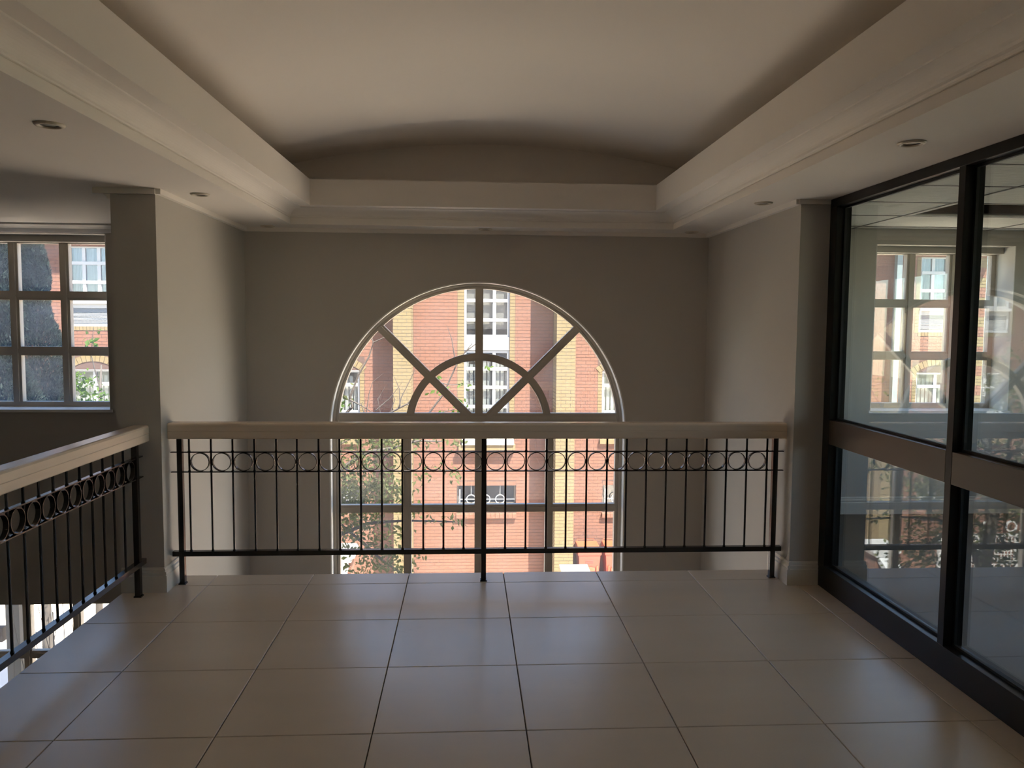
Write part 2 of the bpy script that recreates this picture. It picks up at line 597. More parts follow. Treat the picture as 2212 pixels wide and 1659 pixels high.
# ---- cornices
structure(MB().box(XL, XR, YF - 0.03, YF, 2.315, ZC).box(XL, XL + 0.03, YC, YF - 0.03, 2.315, ZC)
          .box(XR - 0.03, XR, YC, YF - 0.03, 2.315, ZC).build('trim_3', M['ceil']))
co = MB()
co.prism([(XL - 0.25, 2.285), (XL - 0.25, ZC), (XL - 0.34, ZC), (XL - 0.34, 2.332), (XL - 0.325, 2.322), (XL - 0.29, 2.315), (XL - 0.272, 2.298), (XL - 0.266, 2.285)], 'Y', YC, YF)
co.box(XL - 0.34, XL + 0.004, YC - 0.018, YC, 2.312, ZC)
co.prism([(YF, 2.285), (YF, ZC), (YF - 0.12, ZC), (YF - 0.12, 2.332), (YF - 0.09, 2.325), (YF - 0.05, 2.312), (YF - 0.02, 2.285)], 'X', -5.0, XL - 0.34)
structure(co.build('trim_4', M['ceil']), 'moulded cornice on the left wall end and along the stairwell')
structure(MB().box(XR - 0.012, XP - 0.001, YC - 0.012, YC, 2.318, ZC).build('trim_6', M['ceil']))

# ---- skirtings
sk = [(0.0, 0.0), (0.018, 0.0), (0.018, 0.098), (0.012, 0.104), (0.016, 0.108), (0.016, 0.120), (0.008, 0.128), (0.011, 0.134), (0.008, 0.145), (0.0, 0.147)]


def skirt(name, pieces):
    m_ = MB()
    for kind, a, b, at, sgn in pieces:
        if kind == 'X':        # runs along X, face towards -Y at y=at
            m_.prism([(at - d, z) for d, z in sk], 'X', a, b)
        else:                  # runs along Y, face towards sgn*X at x=at
            m_.prism([(at + sgn * d, z) for d, z in sk], 'Y', a, b)
    return structure(m_.build(name, M['skirt']))


skirt('baseboard_left', [('X', XL - 0.245, XL, YC, 0), ('Y', YC - 0.018, 4.995, XL, 1)])
skirt('baseboard_right', [('X', XR, XP - 0.001, YC, 0), ('Y', YC - 0.018, 4.995, XR, -1)])
skirt('baseboard_far_right', [('X', XR + 0.285, 5.5, YF, 0)])


# ================================================================== WINDOWS OF THE HOUSE
def rib_bar(mb, x0, x1, z0, z1, y0, y1, vertical, rib=0.012):
    """window bar: a flat bar with a raised strip along its middle"""
    mb.box(x0, x1, y0, y1, z0, z1)
    if vertical:
        w = (x1 - x0) * 0.27
        mb.box(x0 + w, x1 - w, y0 - rib, y0, z0, z1)
    else:
        w = (z1 - z0) * 0.27
        mb.box(x0, x1, y0 - rib, y0, z0 + w, z1 - w)


ya, yb = 6.61, 6.67          # frame depth of the arched window
win = sroot('window_1', (CX, ya, -2.6), 'tall arched window with a half-round fan light')
B0 = (CX, ya, -2.6)
fr = MB()
fr.arcband(CX, CZ, 1.168, RW - 0.006, 0, PI, ya, yb, 72)
fr.arcband(CX, CZ, 1.190, RW - 0.006, 0, PI, ya - 0.015, ya, 72)
for s in (-1, 1):
    xa, xb = sorted((CX + s * 1.158, CX + s * (RW - 0.006)))
    fr.box(xa, xb, ya, yb, -2.6, CZ)
    xa, xb = sorted((CX + s * 1.186, CX + s * (RW - 0.006)))
    fr.box(xa, xb, ya - 0.015, ya, -2.6, CZ)
fr.build('outer_frame', M['alu'], win, B0)
HUBZ = 0.74
RO, RI = 0.611, 0.549
mbx = MB(); rib_bar(mbx, CX - 1.16, CX + 1.16, 0.774, 0.848, ya + 0.0016, yb + 0.001, False, 0.0085); mbx.build('transom', M['alu'], win, B0)
mbx = MB(); rib_bar(mbx, CX - 0.0325, CX + 0.0325, 0.848, CZ + 1.17, ya, yb, True); mbx.build('mullion', M['alu'], win, B0)
mbx = MB()
a0 = math.asin(0.1 / 0.58)
mbx.arcband(CX, HUBZ, RI, RO, a0, PI - a0, ya + 0.0008, yb + 0.0005, 48)
mbx.arcband(CX, HUBZ, RI + 0.017, RO - 0.017, a0, PI - a0, ya - 0.0105, ya + 0.001, 48)
mbx.build('fan_arc', M['alu'], win, B0)
for s in (-1, 1):
    d = Vector((s * math.sqrt(0.5), 0, math.sqrt(0.5)))
    n_ = Vector((math.sqrt(0.5), 0, -s * math.sqrt(0.5)))
    mbx = MB()
    for hw, yy0, yy1 in ((0.033, ya + 0.0024, yb + 0.0015), (0.015, ya - 0.0115, ya + 0.003)):
        c0 = Vector((CX, 0, HUBZ)) + d * 0.11
        c1 = Vector((CX, 0, HUBZ)) + d * 1.165
        q = [(c0 + n_ * hw), (c1 + n_ * hw), (c1 - n_ * hw), (c0 - n_ * hw)]
        mbx.prism([(p.x, p.z) for p in q], 'Y', yy0, yy1)
    mbx.build('diagonal_bar', M['alu'], win, B0)
lowx = (-0.495, CX, 0.700)
for x in lowx:
    mbx = MB(); rib_bar(mbx, x - 0.0325, x + 0.0325, -2.6, 0.774, ya, yb, True); mbx.build('mullion', M['alu'], win, B0)
for z in (0.008, -1.45):
    mbx = MB(); rib_bar(mbx, CX - 1.16, CX + 1.16, z, z + 0.064, ya + 0.002, yb - 0.004, False, 0.0085); mbx.build('transom', M['alu'], win, B0)
# panes: six fan-light sectors, then the rectangular grid
gy0, gy1 = 6.624, 6.630
for a_0, a_1 in ((0, PI / 4), (PI / 4, PI / 2), (PI / 2, 3 * PI / 4), (3 * PI / 4, PI)):
    for ra, rb in ((0.02, 0.58), (0.58, 1.17)):
        MB().arcband(CX, HUBZ, ra, rb, a_0 + 0.002, a_1 - 0.002, gy0, gy1, 14).build('pane', M['glass'], win, B0)
ex = [CX - 1.165, *lowx, CX + 1.165]
ez = [-2.6, -1.42, 0.04, 0.80]
for i in range(4):
    for k in range(3):
        MB().box(ex[i] + 0.003, ex[i + 1] - 0.003, gy0, gy1, ez[k] + 0.003, ez[k + 1] - 0.003).build('pane', M['glass'], win, B0)


def grid_window(name, label, ox0, ox1, oz0, oz1, cols, rows, glassmat, pelmet=True, sill=True):
    y0, y1 = 6.735, 6.79
    b = (ox0, y0, oz0)
    w = sroot(name, b, label)
    f = MB()
    L, R_, Bt, Tp = cols[0][0], cols[-1][1], rows[-1][0], rows[0][1]
    for c in cells(ox0, ox1, oz0, oz1, [(L, R_, Bt, Tp)]):
        f.box(c[0], c[1], y0, y1, c[2], c[3])
    f.build('outer_frame', M['alu'], w, b)
    for i in range(len(cols) - 1):
        m_ = MB(); rib_bar(m_, cols[i][1], cols[i + 1][0], Bt, Tp, y0, y1, True); m_.build('mullion', M['alu'], w, b)
    for k in range(len(rows) - 1):
        m_ = MB(); rib_bar(m_, L, R_, rows[k + 1][1], rows[k][0], y0 + 0.002, y1 - 0.002, False, 0.009); m_.build('transom', M['alu'], w, b)
    for c in cols:
        for r in rows:
            MB().box(c[0] - 0.006, c[1] + 0.006, 6.746, 6.752, r[0] - 0.006, r[1] + 0.006).build('pane', glassmat, w, b)
    if pelmet:
        MB().box(ox0, ox1, 6.64, y0, oz1 - 0.052, oz1).build('pelmet', M['wall'], w, b)
    if sill:
        MB().box(ox0 - 0.02, ox1 + 0.02, YF - 0.012, y0, oz0 - 0.02, oz0 + 0.001).build('window_sill', M['reveal'], w, b)
    MB().box(ox1 - 0.004, ox1 + 0.002, YF - 0.001, y0, oz0, oz1).box(ox0 - 0.002, ox0 + 0.004, YF - 0.001, y0, oz0, oz1).build('reveal_lining', M['reveal'], w, b)
    return w


ROWS = [(1.835, 2.222), (1.381, 1.762), (0.928, 1.308)]
grid_window('window_2', 'nine-pane window of the stairwell, dark against dense conifers', WLX0, WLX1, WZ0, WZ1,
            [(-4.06, -3.73), (-3.657, -3.327), (-3.254, -2.92)], ROWS, M['glass_dirty'])
grid_window('window_3', 'nine-pane window of the room behind the glass partition', WRX0, WRX1, WZ0, WZ1,
            [(3.502, 3.81), (3.883, 4.191), (4.264, 4.572)], ROWS, M['glass'])
grid_window('window_4', 'lower stairwell window under the dark wall band', WLX0, WLX1, -2.5, -0.705,
            [(-4.06, -3.725), (-3.66, -3.315), (-3.25, -2.92)], [(-1.19, -0.775), (-1.80, -1.255), (-2.43, -1.865)], M['glass'], False, False)

SB0 = (5.6, SWY0, SWZ0)
w5 = sroot('window_5', SB0, 'side window of the room behind the glass partition')
f5 = MB()
for c in cells(SWY0, SWY1, SWZ0, SWZ1, [(SWY0 + 0.05 + q * 0.81, SWY0 + 0.05 + q * 0.81 + 0.74, SWZ0 + 0.05, SWZ1 - 0.05) for q in range(6)]):
    f5.box(5.57, 5.63, c[0], c[1], c[2], c[3])
f5.build('outer_frame', M['alu'], w5, SB0)
for q in range(6):
    ypane = SWY0 + 0.05 + q * 0.81
    MB().box(5.597, 5.603, ypane, ypane + 0.74, SWZ0 + 0.05, SWZ1 - 0.05).build('pane', M['glass'], w5, SB0)


# ================================================================== BALUSTRADES
def balustrade(name, label, origin, along, length, posts, bals, rings, ends):
    """built along local +X from 0 to length, then turned about Z; the rail top is at 0.99 m"""
    r = root(name, origin, label, 'balustrade')
    r.rotation_euler = (0, 0, along)
    prof_ = [(-0.05, 0.900), (-0.046, 0.895), (0.046, 0.895), (0.05, 0.900), (0.05, 0.938), (0.0475, 0.9405), (0.05, 0.943),
             (0.05, 0.978), (0.045, 0.987), (0.036, 0.990), (-0.036, 0.990), (-0.045, 0.987), (-0.05, 0.978), (-0.05, 0.943), (-0.0475, 0.9405), (-0.05, 0.938)]
    MB().prism(prof_, 'X', ends[0], ends[1]).build('handrail', M['rail'], r)
    MB().box(ends[0], ends[1], -0.0125, 0.0125, 0.806, 0.812).build('flat_bar', M['iron'], r)
    MB().box(ends[0], ends[1], -0.0125, 0.0125, 0.686, 0.692).build('flat_bar', M['iron'], r)
    MB().box(ends[0], ends[1], -0.0175, 0.0175, 0.174, 0.204).build('bottom_bar', M['iron'], r)
    p0 = None
    for x in posts:
        if p0 is None:
            p0 = MB().box(-0.0155, 0.0155, -0.0155, 0.0155, 0.0, 0.896).box(-0.021, 0.021, -0.021, 0.021, 0.0, 0.008).build('post', M['iron'], r, loc=(x, 0, 0))
        else:
            copy_part(p0, (x, 0, 0))
    b0 = None
    for x in bals:
        if b0 is None:
            m_ = MB()
            m_.tube([(0, 0, 0.203), (0, 0, 0.896)], 0.0062, 10)
            for zz in (0.206, 0.694, 0.814):
                m_.tube([(0, 0, zz - 0.004), (0, 0, zz + 0.004)], 0.0085, 10)
            b0 = m_.build('baluster', M['iron'], r, loc=(x, 0, 0))
        else:
            copy_part(b0, (x, 0, 0))
    g0 = None
    for x in rings:
        if g0 is None:
            g0 = MB().arcband(0, 0.749, 0.0522, 0.0562, 0, 2 * PI, -0.0115, 0.0115, 32, True).build('ring', M['iron'], r, loc=(x, 0, 0))
        else:
            copy_part(g0, (x, 0, 0))
    return r


bx = [-1.667, -1.538, -1.410, -1.281, -1.151, -1.027, -0.897, -0.772, -0.644, -0.517, -0.392, -0.265, -0.141, -0.017,
      0.240, 0.367, 0.494, 0.617, 0.743, 0.870, 0.992, 1.117, 1.242, 1.369, 1.496, 1.623, 1.752, 1.882]
OXM, OYM = 0.107, 4.832
rg = [(bx[i] + bx[i + 1]) / 2 for i in range(13)] + [0.038, 0.178] + [(bx[i] + bx[i + 1]) / 2 for i in range(14, 27)]
balustrade('balustrade', 'long black iron balustrade with a row of rings, spanning in front of the arched window',
           (OXM, OYM, 0), 0.0, 0, [x - OXM for x in (-1.720, 0.107, 1.932)], [x - OXM for x in bx], [x - OXM for x in rg],
           (XL + 0.002 - OXM, XR - 0.002 - OXM))
YP = 4.606
by = [4.448 - 0.1236 * k for k in range(38)]
ringy = [4.5185] + [(by[i] + by[i + 1]) / 2 for i in range(len(by) - 1)]
# turned by -90 degrees: local +X runs towards -Y
balustrade('balustrade', 'black iron balustrade running towards the camera along the stairwell on the left', (-1.893, YP, 0), -PI / 2, 0,
           [0.0, 1.83, 3.66], [YP - y for y in by if abs(y - (YP - 1.83)) > 0.03 and abs(y - (YP - 3.66)) > 0.03], [YP - y for y in ringy],
           (YP - (YC - 0.003), YP - (-0.3)))

# ================================================================== GLASS PARTITION
part_base = (XP, YC - 0.005, 0)
gp = root('glass_partition', part_base, 'dark bronze framed glass partition along the right side of the landing', 'partition')
xa, xb, xg = XP, XP + 0.09, XP + 0.060
Y0P = -1.2


def pbar(name, y0, y1, z0, z1, x0=xa, x1=xb):
    return MB().box(x0, x1, y0, y1, z0, z1).build(name, M['bronze'], gp, part_base, bevel=0.002)


pbar('top_rail', Y0P, 4.684, 2.294, ZC - 0.001)
pbar('bottom_rail', Y0P, 4.684, 0.001, 0.142)
pbar('jamb', 4.60, 4.684, 0.142, 2.294)
mulls = [(3.393, 3.440), (2.19, 2.237), (0.987, 1.034), (-0.216, -0.169)]
for a, b in mulls:
    pbar('mullion', a, b, 0.142, 2.294)
bays = [(3.440, 4.60), (2.237, 3.393), (1.034, 2.19), (-0.169, 0.987), (Y0P, -0.216)]
for a, b in bays:
    MB().box(xa, xb, a, b, 0.887, 1.034).build('mid_rail', M['bronze_rail'], gp, part_base, bevel=0.002)
    for z0_, z1_ in ((0.142, 0.887), (1.034, 2.294)):
        MB().box(xg - 0.003, xg + 0.003, a, b, z0_, z1_).build('pane', M['glass_in'], gp, part_base)
        bd = MB()
        for c in cells(a, b, z0_, z1_, [(a + 0.012, b - 0.012, z0_ + 0.012, z1_ - 0.012)]):
            bd.box(xg - 0.016, xg - 0.003, c[0], c[1], c[2], c[3])
        bd.build('glazing_bead', M['bead'], gp, part_base)

# ================================================================== CEILING LIGHTS
lamps = [((-1.611, 3.223), 'left one of two nearest the camera, above the left balustrade'),
         ((-1.580, 4.859), 'on the left above the wall end beside the void'),
         ((-1.560, 6.375), 'in the far left corner above the void'),
         ((0.144, 6.375), 'in the middle above the arched window'),
         ((1.805, 6.375), 'in the far right corner above the void'),
         ((1.815, 4.840), 'on the right above the wall end beside the void'),
         ((1.823, 3.228), 'nearest the glass partition top rail')]
for k, ((lx, ly), where) in enumerate(lamps):
    r = root('downlight', (lx, ly, ZC), 'unlit round recessed downlight ' + where, 'downlight', 'recessed downlights in the flat ceiling')
    MB().lathe([(0.036, ZC - 0.004), (0.040, ZC - 0.010), (0.050, ZC - 0.009), (0.056, ZC - 0.003), (0.056, ZC)], lx, ly, 28).build('trim_ring', M['lampring'], r, (lx, ly, ZC), smooth=True)
    MB().lathe([(0.036, ZC - 0.004), (0.034, ZC - 0.0015), (0.0, ZC - 0.0014)], lx, ly, 24).build('recess', M['lampdark'], r, (lx, ly, ZC))
    MB().lathe([(0.0, ZC - 0.0045), (0.018, ZC - 0.004), (0.024, ZC - 0.002)], lx, ly + 0.006, 20).build('lamp', M['lampbulb'], r, (lx, ly, ZC), smooth=True)

# ================================================================== ROOM BEHIND THE PARTITION
ZR = 2.405
ceil2 = structure(MB().box(2.28, 5.5, -2.5, YF, ZR + 0.30, ZR + 0.34).build('ceiling_2', M['void']), 'grid ceiling of large textured white panels, one panel missing')
tb = MB()
tys = [6.345, 5.735, 5.125, 4.515, 3.905, 3.295, 2.685, 2.075, 1.465, 0.855]
txs = [2.28, 3.195, 4.355, 5.5]
for y in tys:
    tb.box(2.28, 5.5, y - 0.007, y + 0.007, ZR, ZR + 0.03)
for x in txs[1:3]:
    tb.box(x - 0.007, x + 0.007, 0.855, YF, ZR - 0.0005, ZR + 0.03)
tb.build('ceiling_grid', M['tbar'], ceil2)
yy = [YF - 0.002] + tys
for i in range(len(yy) - 1):
    for k in range(3):
        if i == 2 and k == 1:
            continue                                   # the missing panel
        MB().box(txs[k] + 0.008, txs[k + 1] - 0.008, yy[i + 1] + 0.008, yy[i] - 0.008, ZR + 0.004, ZR + 0.018).build('ceiling_panel', M['panel'], ceil2)
rim = MB()
for c in cells(3.203, 4.347, 5.133, 5.727, [(3.245, 4.305, 5.155, 5.705)]):
    rim.box(c[0], c[1], c[2], c[3], ZR + 0.002, ZR + 0.016)
rim.build('opening_flange', M['panel'], ceil2)
structure(MB().box(2.28, 5.5, -2.5, 0.84, ZR, ZR + 0.02).build('ceiling_3', M['panel']))

# ================================================================== OUTSIDE: GROUND
GZ = -5.0
structure(MB().box(-45, 45, YO, 60, GZ - 0.3, GZ).build('ground', M['paving']), 'sunlit pale paving between the two buildings')

# ================================================================== OUTSIDE: BRICK BUILDING
YW = 20.0                                  # wall face
YPR = 19.2                                 # face of the piers
BB = (0.5, YW, GZ)
bld = root('brick_building', BB, 'sunlit red brick building with yellow brick piers and white windows across the yard', 'building')
FX0, FX1, FZT = -16.0, 13.46, 4.0
BW, BH, JT = 0.232, 0.085, 0.010
holes, yellow_runs = [], []
Zt = 3.42
CWIN = (-0.067, 1.073)
holes += [(CWIN[0], CWIN[1], -1.33, 3.5)]
yellow_runs += [(-0.241, CWIN[0], -1.34, 3.9), (CWIN[1], 1.213, -1.34, 3.9)]
BASE_W = [(-0.241, 1.26), (3.50, 5.0), (-4.1, -2.62), (-8.9, -7.4)]
for a, b in BASE_W:
    holes.append((a, b, -3.181, -2.498))
SIDE = [(3.447, 4.54), (-3.77, -2.68), (-9.69, -8.62), (11.70, 12.79), (-14.6, -13.5), (8.2, 9.29)]
for a, b in SIDE:
    holes.append((a, b, 1.484, 3.44))
    holes.append((a, b, -1.3, 0.43))
    yellow_runs += [(a - 0.117, a, 1.49, 3.44), (b, b + 0.117, 1.49, 3.44), (a - 0.117, a, -1.3, 0.43), (b, b + 0.117, -1.3, 0.43)]
core = MB()
for c in cells(FX0, FX1, GZ, FZT, holes):
    core.box(c[0], c[1], YW + 0.004, YW + 0.24, c[2], c[3])
core.build('wall', M['mortar'], bld, BB)
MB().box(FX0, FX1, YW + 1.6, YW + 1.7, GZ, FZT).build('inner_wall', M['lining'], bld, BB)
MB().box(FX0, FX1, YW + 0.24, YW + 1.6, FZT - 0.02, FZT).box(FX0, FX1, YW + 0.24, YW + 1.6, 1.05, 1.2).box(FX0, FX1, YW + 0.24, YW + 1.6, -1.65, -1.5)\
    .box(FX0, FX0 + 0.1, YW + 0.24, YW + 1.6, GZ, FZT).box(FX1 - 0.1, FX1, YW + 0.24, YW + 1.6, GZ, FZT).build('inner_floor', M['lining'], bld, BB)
PIERS = [(-1.774, -1.342), (2.179, 2.644), (-6.45, -5.98), (-11.6, -11.14), (6.6, 7.07)]
for a, b in PIERS:
    MB().box(a + 0.008, b - 0.008, YPR + 0.004, YW + 0.01, GZ, FZT).build('pier', M['ymortar'], bld, BB)

red, yel = [], []          # (x0, x1, y0, y1, z0, z1)
blocked = holes + [(a, b, c, d) for a, b, c, d in yellow_runs] + [(a - 0.002, b + 0.002, GZ - 1, 9) for a, b in PIERS]
# soldier courses and arches keep their own bricks
soldiers_y, soldiers_r = [], []
for a, b in SIDE:
    soldiers_y.append((a - 0.02, b + 0.02, 1.385, 1.484))
    blocked.append((a - 0.117, b + 0.117, 1.385, 1.49))
    blocked.append((a - 0.12, b + 0.12, 0.43, 0.80))
for a, b in BASE_W:
    soldiers_r.append((a, b, -2.498, -2.395))
    blocked.append((a, b, -2.498, -2.393))
    blocked.append((a - 0.02, b + 0.02, -3.33, -3.181))
ncourse = int((FZT - GZ) / BH)
for c in range(ncourse):
    z0_ = GZ + c * BH
    zm = z0_ + BH / 2
    iv = sorted((h_[0], h_[1]) for h_ in blocked if h_[2] < zm < h_[3])
    cur = FX0
    free = []
    for a, b in iv:
        if a > cur:
            free.append((cur, a))
        cur = max(cur, b)
    if cur < FX1:
        free.append((cur, FX1))
    off = 0.5 * BW if c % 2 else 0.0
    for a, b in free:
        k = math.floor((a - off) / BW)
        while k * BW + off < b:
            xa_, xb_ = max(a, k * BW + off), min(b, (k + 1) * BW + off)
            k += 1
            if xb_ - xa_ > 0.035:
                corner = xb_ > FX1 - 0.25 and (c // 3) % 2 == 0
                (yel if corner else red).append((xa_ + JT / 2, xb_ - JT / 2, YW, YW + 0.02, z0_ + JT / 2, z0_ + BH - JT / 2))
    for a, b, za, zb in yellow_runs:
        if za < zm < zb:
            yel.append((a + JT / 2, b - JT / 2, YW - 0.001, YW + 0.02, z0_ + JT / 2, z0_ + BH - JT / 2))
    for a, b in PIERS:
        w_ = (b - a)
        cuts = [a, a + w_ * (0.5 if c % 2 else 0.25), b] if c % 2 else [a, a + w_ * 0.26, a + w_ * 0.76, b]
        for q in range(len(cuts) - 1):
            yel.append((cuts[q] + JT / 2 * (q > 0), cuts[q + 1] - JT / 2 * (q < len(cuts) - 2), YPR, YPR + 0.1, z0_ + JT / 2, z0_ + BH - JT / 2))
        ys = [YPR + 0.1 + JT, YPR + 0.35, YPR + 0.58, YW - 0.012] if c % 2 else [YPR + 0.1 + JT, YPR + 0.24, YPR + 0.47, YPR + 0.7, YW - 0.012]
        for q in range(len(ys) - 1):
            for xs_ in ((a, a + 0.02), (b - 0.02, b)):
                yel.append((xs_[0], xs_[1], ys[q], ys[q + 1] - JT, z0_ + JT / 2, z0_ + BH - JT / 2))
for a, b, za, zb in soldiers_y:
    n_ = round((b - a) / 0.085)
    for q in range(n_):
        yel.append((a + (b - a) * q / n_ + 0.004, a + (b - a) * (q + 1) / n_ - 0.004, YW - 0.012, YW + 0.02, za, zb))
for a, b, za, zb in soldiers_r:
    n_ = round((b - a) / 0.085)
    for q in range(n_):
        red.append((a + (b - a) * q / n_ + 0.004, a + (b - a) * (q + 1) / n_ - 0.004, YW - 0.002, YW + 0.02, za + 0.004, zb))


def score(b):
    return abs((b[0] + b[1]) / 2 - 0.45) / 1.0 + abs((b[4] + b[5]) / 2 - 0.1) / 1.5


red.sort(key=score)
yel.sort(key=lambda b: score(b) + (0 if b[2] < YPR + 0.01 else 5))


def single_bricks(lst, n, material):
    protos = {}
    for b in lst[:n]:
        key = (round(b[1] - b[0], 3), round(b[3] - b[2], 3), round(b[5] - b[4], 3))
        loc = (b[0] - BB[0], b[2] - BB[1], b[4] - BB[2])
        if key in protos:
            copy_part(protos[key], loc)
        else:
            protos[key] = MB().box(0, b[1] - b[0], 0, b[3] - b[2], 0, b[5] - b[4]).build('brick', material, bld, loc=loc)
    A = np.array(lst[n:], dtype=np.float32)
    idx = [(0, 2, 4), (1, 2, 4), (1, 3, 4), (0, 3, 4), (0, 2, 5), (1, 2, 5), (1, 3, 5), (0, 3, 5)]
    V = np.stack([A[:, list(i)] for i in idx], axis=1).reshape(-1, 3)
    fc = np.array([(0, 3, 2, 1), (4, 5, 6, 7), (0, 1, 5, 4), (1, 2, 6, 5), (3, 0, 4, 7)])
    Fq = (np.arange(len(A))[:, None, None] * 8 + fc[None]).reshape(-1, 4)
    o = npmesh('bricks', V, Fq, material, bld, BB)
    o['kind'] = 'stuff'
    return o


single_bricks(red, 200, M['brick'])
o = single_bricks(yel, 100, M['ybrick'])
o.name = 'yellow_bricks'

# segmental arches of yellow bricks over the lower side windows
for a, b in SIDE:
    cx_, half, rise = (a + b) / 2, (b - a) / 2 + 0.02, 0.20
    R_ = (half * half + rise * rise) / (2 * rise)
    cz_ = 0.43 + rise - R_
    am = math.asin(min(1, half / R_))
    ar = MB()
    n_ = 13
    for q in range(n_):
        t0 = PI / 2 - am * 1.10 + 2 * am * 1.10 * (q + 0.06) / n_
        t1 = PI / 2 - am * 1.10 + 2 * am * 1.10 * (q + 0.94) / n_
        ar.arcband(cx_, cz_, R_, R_ + 0.165, t0, t1, YW - 0.012, YW + 0.02, 1)
    arch = ar.build('brick_arch', M['ybrick'], bld, BB)
    ty = MB()
    ty.prism([(a, 0.41)] + [(b, 0.41)] + [(cx_ + (R_ + 0.01) * math.cos(PI / 2 - am + 2 * am * q / 10), cz_ + (R_ + 0.01) * math.sin(PI / 2 - am + 2 * am * q / 10)) for q in range(11)], 'Y', YW + 0.006, YW + 0.03)
    ty.build('tympanum', M['plaster'], bld, BB)


def far_window(a, b, z0_, z1_, vbars, hbars, glassmat, curtain=None, fw=0.055, sash=0.04):
    yf = YW + 0.07
    f = MB()
    for c in cells(a, b, z0_, z1_, [(a + fw, b - fw, z0_ + fw, z1_ - fw)]):
        f.box(c[0], c[1], yf, yf + 0.06, c[2], c[3])
    xs_ = [a + fw] + [v for v in vbars] + [b - fw]
    zs_ = [z0_ + fw] + [v for v in hbars] + [z1_ - fw]
    for v in vbars:
        f.box(v - sash, v + sash, yf, yf + 0.06, z0_ + fw, z1_ - fw)
    for v in hbars:
        f.box(a + fw, b - fw, yf - 0.015, yf + 0.045, v - sash, v + sash)
    w = f.build('window', M['white'], bld, BB)
    for i in range(len(xs_) - 1):
        for k in range(len(zs_) - 1):
            MB().box(xs_[i] + (sash if i else 0), xs_[i + 1] - (sash if i < len(xs_) - 2 else 0), yf + 0.03, yf + 0.036,
                     zs_[k] + (sash if k else 0), zs_[k + 1] - (sash if k < len(zs_) - 2 else 0)).build('pane', glassmat, w, BB)
    if curtain == 'net':
        n_ = 60
        p_, q_ = [], []
        for i in range(n_ + 1):
            t = i / n_
            p_ += [(a + (b - a) * t, yf + 0.14 + 0.025 * math.sin(t * 60), z1_), (a + (b - a) * (t if t > 0.45 else t * 0.35 + 0.02 * (t > 0.2)), yf + 0.14 + 0.025 * math.sin(t * 60), z0_)]
        for i in range(n_):
            q_.append((2 * i, 2 * i + 2, 2 * i + 3, 2 * i + 1))
        MB().quadmesh(p_, q_).build('curtain', M['curtain'], w, BB)
    elif curtain == 'blind':
        m_ = MB()
        x = a + 0.03
        while x < b - 0.1:
            m_.box(x, x + 0.082, yf + 0.12, yf + 0.124, z0_, z1_ - 0.15 - 0.2 * ((x * 37) % 1 > 0.75))
            x += 0.112
        m_.build('vertical_blind', M['blind'], w, BB)
    elif curtain == 'roller':
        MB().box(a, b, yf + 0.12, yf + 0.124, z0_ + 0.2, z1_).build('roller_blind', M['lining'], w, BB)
    return w


far_window(CWIN[0], CWIN[1], 1.287, 3.5, [0.31, 0.689], [1.716, 2.202, 2.70], M['glass_far'], 'roller')
far_window(CWIN[0], CWIN[1], -1.25, 0.94, [0.31, 0.689], [-0.94, -0.48, 0.013, 0.482], M['glass_far'], 'blind')
MB().box(CWIN[0], CWIN[1], YW + 0.03, YW + 0.2, 0.955, 1.285).build('spandrel_panel', M['plaster'], bld, BB)
MB().prism([(YW + 0.05, -1.25), (YW + 0.05, -1.42), (YW - 0.24, -1.42), (YW - 0.24, -1.335)], 'X', -0.12, 1.19).build('window_sill', M['plaster'], bld, BB)
MB().box(-0.20, 1.23, YW - 0.2, YW + 0.02, -1.555, -1.42).build('corbel_course', M['ybrick'], bld, BB)
for k, (a, b) in enumerate(SIDE):
    w3 = (b - a) / 3
    far_window(a, b, 2.12, 3.44, [a + w3, a + 2 * w3], [2.56, 3.02], M['glass_far'], 'net' if k in (2, 3) else 'roller')
    MB().box(a, b, YW - 0.05, YW + 0.12, 2.04, 2.12).build('window_sill', M['white'], bld, BB)
    sh = MB()
    for c in cells(a, b, 1.484, 2.04, [(a + 0.05, b - 0.05, 1.53, 1.93)]):
        sh.box(c[0], c[1], YW + 0.05, YW + 0.1, c[2], c[3])
    sh.box(a + 0.05, b - 0.05, YW + 0.1, YW + 0.11, 1.53, 1.93)
    sh = sh.build('louvre_panel', M['white'], bld, BB)
    sl = None
    for q in range(12):
        zq = 1.535 + q * 0.033
        if sl is None:
            sl = MB().prism([(YW + 0.06, 0.0), (YW + 0.066, 0.0), (YW + 0.096, 0.026), (YW + 0.09, 0.026)], 'X', a + 0.05, b - 0.05).build('slat', M['white'], sh, (BB[0], BB[1], 0), loc=(0, 0, zq - BB[2]))
        else:
            copy_part(sl, (0, 0, zq - BB[2]))
    far_window(a, b, -1.3, 0.43, [(a + b) / 2], [-0.62, 0.071], M['glass_far'], 'blind')
    MB().box(a - 0.05, b + 0.05, YW - 0.08, YW + 0.12, -1.42, -1.3).build('window_sill', M['ybrick'], bld, BB)
